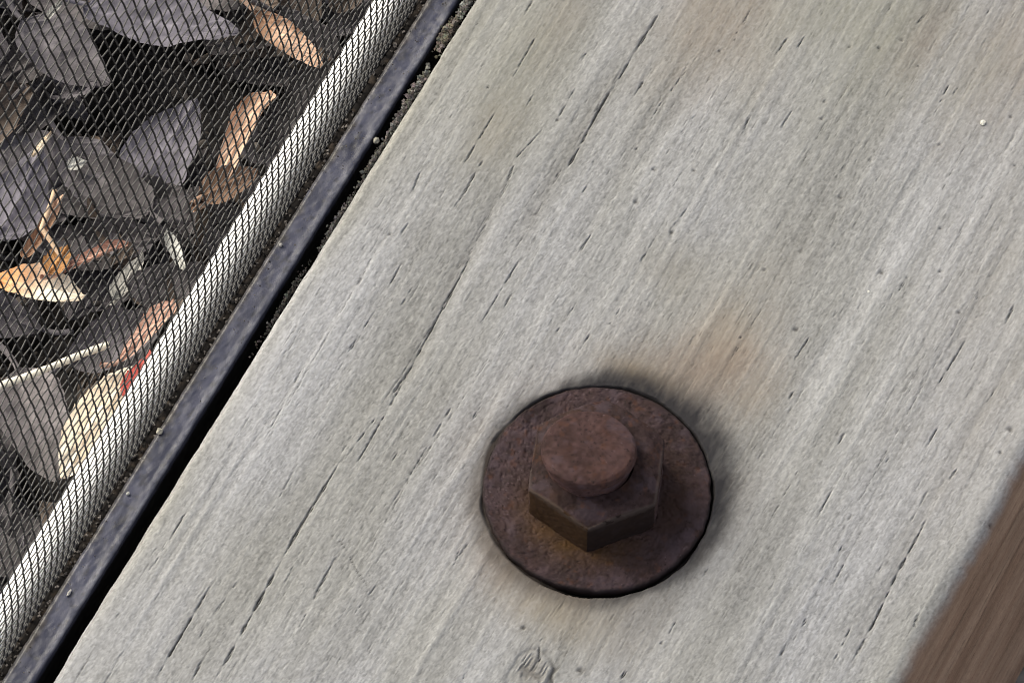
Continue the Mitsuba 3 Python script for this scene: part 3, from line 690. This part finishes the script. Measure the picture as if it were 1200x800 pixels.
# dead grey leaves that nothing tells apart
HOLLOW = [(at(210, 78, Z0), 7.5), (at(250, 90, Z0), 6.0), (at(160, 70, Z0), 5.0), (at(150, 135, Z0), 4.0), (at(40, 415, Z0), 5.0), (at(60, 570, Z0), 4.0), (at(100, 365, Z0), 3.0)]
KINDS = [(0.42, DGREY, 'dull dark grey dead leaf in the litter under the screen', 'dark grey dead leaves'),
         (0.30, GREY, 'mid grey dead leaf without any tan in the litter under the screen', 'mid grey dead leaves'),
         (0.28, ((0.065, 0.052, 0.045), (0.16, 0.125, 0.105)), 'dark brown dead leaf in the litter under the screen', 'dark brown dead leaves')]
cnt = 0
while cnt < 185:
    x, y = rng.uniform(-70, 520), rng.uniform(-70, 860)
    if x > 455 - 0.608 * y:
        continue
    z = rng.uniform(-19, -11)
    L = rng.uniform(6, 19)
    o = at(x, y, z)
    if any(np.hypot(*(o[:2] - h[:2])) < r_ + L * 0.25 for h, r_ in HOLLOW):
        continue
    k = rng.uniform(0.75, 1.35)
    kd = KINDS[int(rng.choice(3, p=[q_[0] for q_ in KINDS]))]
    leaf('leaf', 0, 0, 0, L, L * rng.uniform(0.4, 0.62), rng.uniform(0, 360), rng.normal(0, 13), rng.normal(0, 18), rng.uniform(0.3, 1.5), rng.uniform(-1.1, 1.1), rng.uniform(-0.6, 0.6), 300 + cnt,
         [tuple(np.array(q_) * k) for q_ in kd[1]], pos=o, shape=rng.uniform(0.8, 1.3), label=kd[2], group=kd[3], stalk=cnt % 3 == 0)
    cnt += 1


# twigs
def twig(name, pts, r, col, seed, **lab):
    p = np.array(pts, float)
    k = np.linspace(0, len(p) - 1, 60)
    q = np.stack([np.interp(k, np.arange(len(p)), p[:, i]) for i in range(3)], 1)
    q += 0.25 * (np.stack([nz(k * 1.5, i, 0, seed) for i in range(3)], 1) - 0.5)
    v, f = tube(q * MM, r * MM * (1 + 0.3 * (nz(k * 3, 9, 0, seed) - 0.5)), 10)
    c = np.asarray(col) * (0.7 + 0.6 * meshkit.fbm(v / MM / 0.8, 3, seed))[:, None]
    add(name, (v, f), 'leaf_matte', c, **lab)


twig('twig', [at(-40, 468, -8), at(10, 448, -7.5), at(60, 430, -7), at(100, 413, -7), at(126, 404, -7)], 0.42, (0.72, 0.68, 0.58), 401, label='pale thin twig slanting in from the left border', category='twig')
twig('twig', [at(72, 300, -6.5), at(48, 268, -6), at(64, 225, -7)], 0.3, (0.55, 0.40, 0.28), 402, label='short tan stalk lying along the thin tan curl', category='twig')

crumbs = []
ico = trimesh.creation.icosphere(1, 1.0)
for _ in range(900):
    u, v = rng.uniform(-75, 110), rng.uniform(-62, -5.5)
    r = rng.uniform(0.25, 0.9)
    q = ico.vertices * rng.uniform(0.5, 1.2, 3) * r
    q = q @ trimesh.transformations.random_rotation_matrix(rng.random(3))[:3, :3].T
    crumbs.append(((world(u, v, rng.uniform(-20, -15)) / MM + q) * MM, np.array(ico.faces)))
jm = join(crumbs)
cc = np.repeat(rng.uniform(0.02, 0.16, (900, 1)) * np.array([[1, 0.88, 0.8]]), len(ico.vertices), 0)
add('litter_crumbs', jm, 'earth_matte', cc, label='dark crumbs of bark and soil among the leaves', category='litter', kind='stuff')


# ------------------------------------------------------------------ dirt in the slot between frame and timber, and loose grit
def grain(r, gr):
    b = trimesh.creation.icosphere(1, 1.0)
    q = np.array(b.vertices) * (1 + 0.35 * gr.normal(size=(len(b.vertices), 1))) * gr.uniform(0.5, 1.3, 3) * r
    return q @ trimesh.transformations.random_rotation_matrix(gr.random(3))[:3, :3].T, np.array(b.faces)


def cluster(name, px, py, z, su_, sv2, sz, seed, col, n, r0, r1, **lab):
    """A crumbly heap of n small grains stuck together."""
    gr = np.random.default_rng(seed)
    parts, cs = [], []
    o = at(px, py, z)
    for _ in range(n):
        d = gr.normal(size=3) * 0.5
        q, f = grain(gr.uniform(r0, r1), gr)
        q = q + d[0] * su_ * DU + d[1] * sv2 * DV + d[2] * sz * DZ + o
        parts.append((q * MM, f))
        cs.append(np.repeat([np.asarray(col) * gr.uniform(0.3, 1.25) * gr.uniform(0.9, 1.1, 3)], len(q), 0))
    add(name, join(parts), 'earth_matte', np.vstack(cs), smooth=False, **lab)


def clump(name, px, py, z, su_, sv2, sz, seed, col, sub=3, **lab):
    b = trimesh.creation.icosphere(sub, 1.0)
    d = np.array(b.vertices)
    q = d * (0.5 + 0.8 * meshkit.fbm(d * 1.8 + seed, 4, seed))[:, None] * [su_, sv2, sz]
    P = (q[:, :1] * DU + q[:, 1:2] * DV + q[:, 2:] * DZ + at(px, py, z)) * MM
    c = np.asarray(col) * (0.5 + 1.0 * meshkit.fbm(q / 0.3, 3, seed + 3))[:, None]
    add(name, trimesh.Trimesh(P, b.faces, process=False), 'earth_matte', c, **lab)


slot = dict(category='dirt')
cluster('dirt_clump', 524, 40, -1.2, 2.4, 0.55, 0.8, 501, (0.22, 0.20, 0.165), 468, 0.072, 0.255, label='largest crumbly grey dirt clump, stuck in the slot near its top end', **slot)
cluster('dirt_clump', 546, 6, -1.0, 2.0, 0.5, 0.6, 502, (0.27, 0.26, 0.24), 270, 0.060, 0.195, label='pale grey dirt clump at the top border between rail and timber', **slot)
cluster('dirt_clump', 487, 106, -1.3, 2.6, 0.45, 0.8, 503, (0.23, 0.22, 0.20), 432, 0.060, 0.225, label='crumbly grey dirt clump second from the top of the slot', **slot)
cluster('dirt_clump', 466, 142, -1.4, 2.4, 0.4, 0.8, 504, (0.20, 0.19, 0.18), 360, 0.060, 0.195, label='loose grey dirt clump just below the second one in the slot', **slot)
clump('dirt_clump', 441, 165, -1.0, 0.45, 0.36, 0.4, 505, (0.30, 0.29, 0.25), label='small pale dirt crumb alone in the slot beside the rail', **slot)
cluster('dirt_clump', 440, 186, -1.5, 3.0, 0.35, 0.8, 506, (0.18, 0.17, 0.16), 360, 0.048, 0.180, label='long thin grey dirt clump under the small pale crumb in the slot', **slot)
cluster('dirt_clump', 396, 258, -1.7, 4.0, 0.32, 0.8, 507, (0.14, 0.135, 0.13), 396, 0.048, 0.165, label='dim dirt clump stretched along the middle of the slot', **slot)
cluster('dirt_clump', 335, 352, -1.9, 5.0, 0.28, 0.8, 508, (0.11, 0.105, 0.10), 360, 0.048, 0.150, label='lowest and dimmest dirt clump along the slot', **slot)
gr = np.random.default_rng(88)
parts, cs = [], []
for _ in range(900):                                      # fine dust and crumbs in the groove and on the rail
    u = gr.uniform(-60, 80)
    on = gr.random() < 0.45
    v = gr.uniform(v1 - 0.2, v2 - 0.2) if on else gr.normal((v0 + v1) / 2 + 0.25, 0.45)
    z = zr + 0.03 if on else -2.3 + 0.3 * gr.random()
    if on and gr.random() > 0.25 + 0.75 * max(u, 0) / 70:
        continue
    q, f = grain(gr.uniform(0.04, 0.09) if on else gr.uniform(0.06, 0.2), gr)
    parts.append((q * MM + world(u, v, z), f))
    cs.append(np.repeat([np.array((0.11, 0.10, 0.095)) * gr.uniform(0.15, 1.5)], len(q), 0))
add('rail_dust', join(parts), 'earth_matte', np.vstack(cs), smooth=False, label='fine dust and crumbs lying on the black rail and in its groove', category='dust', kind='stuff')
clump('grit', 187, 505, zr + 0.2, 0.42, 0.38, 0.3, 511, (0.40, 0.38, 0.32), sub=3, label='largest pale grit grain on the black rail', category='grit')
clump('grit', 150, 578, zr + 0.2, 0.25, 0.22, 0.2, 512, (0.42, 0.42, 0.40), sub=2, label='pale grit grain on the rail below the largest grain', category='grit')
clump('grit', 81, 694, zr + 0.2, 0.55, 0.18, 0.15, 513, (0.40, 0.39, 0.37), sub=2, label='pale sliver of grit lowest on the rail', category='grit')
clump('grit', 329, 287, zr + 0.2, 0.28, 0.25, 0.2, 514, (0.30, 0.29, 0.28), sub=2, label='grey grit grain midway up the rail', category='grit')
clump('grit', 270, 391, zr - 0.6, 0.45, 0.3, 0.3, 515, (0.22, 0.19, 0.16), sub=2, label='brown grit grain in the groove left of the rail', category='grit')
clump('grit', 1152, 144, 0.12, 0.36, 0.34, 0.28, 516, (0.70, 0.69, 0.62), sub=3, label='white round crumb on the timber near the top right corner', category='grit')
clump('grit', 1018, 342, 0.10, 0.20, 0.18, 0.16, 517, (0.70, 0.69, 0.64), sub=2, label='tiny white crumb on the timber right of centre', category='grit')
clump('grit', 648, 492, 0.30, 0.33, 0.28, 0.24, 518, (0.42, 0.37, 0.38), sub=3, label='small pale grain lying on the washer', category='grit')
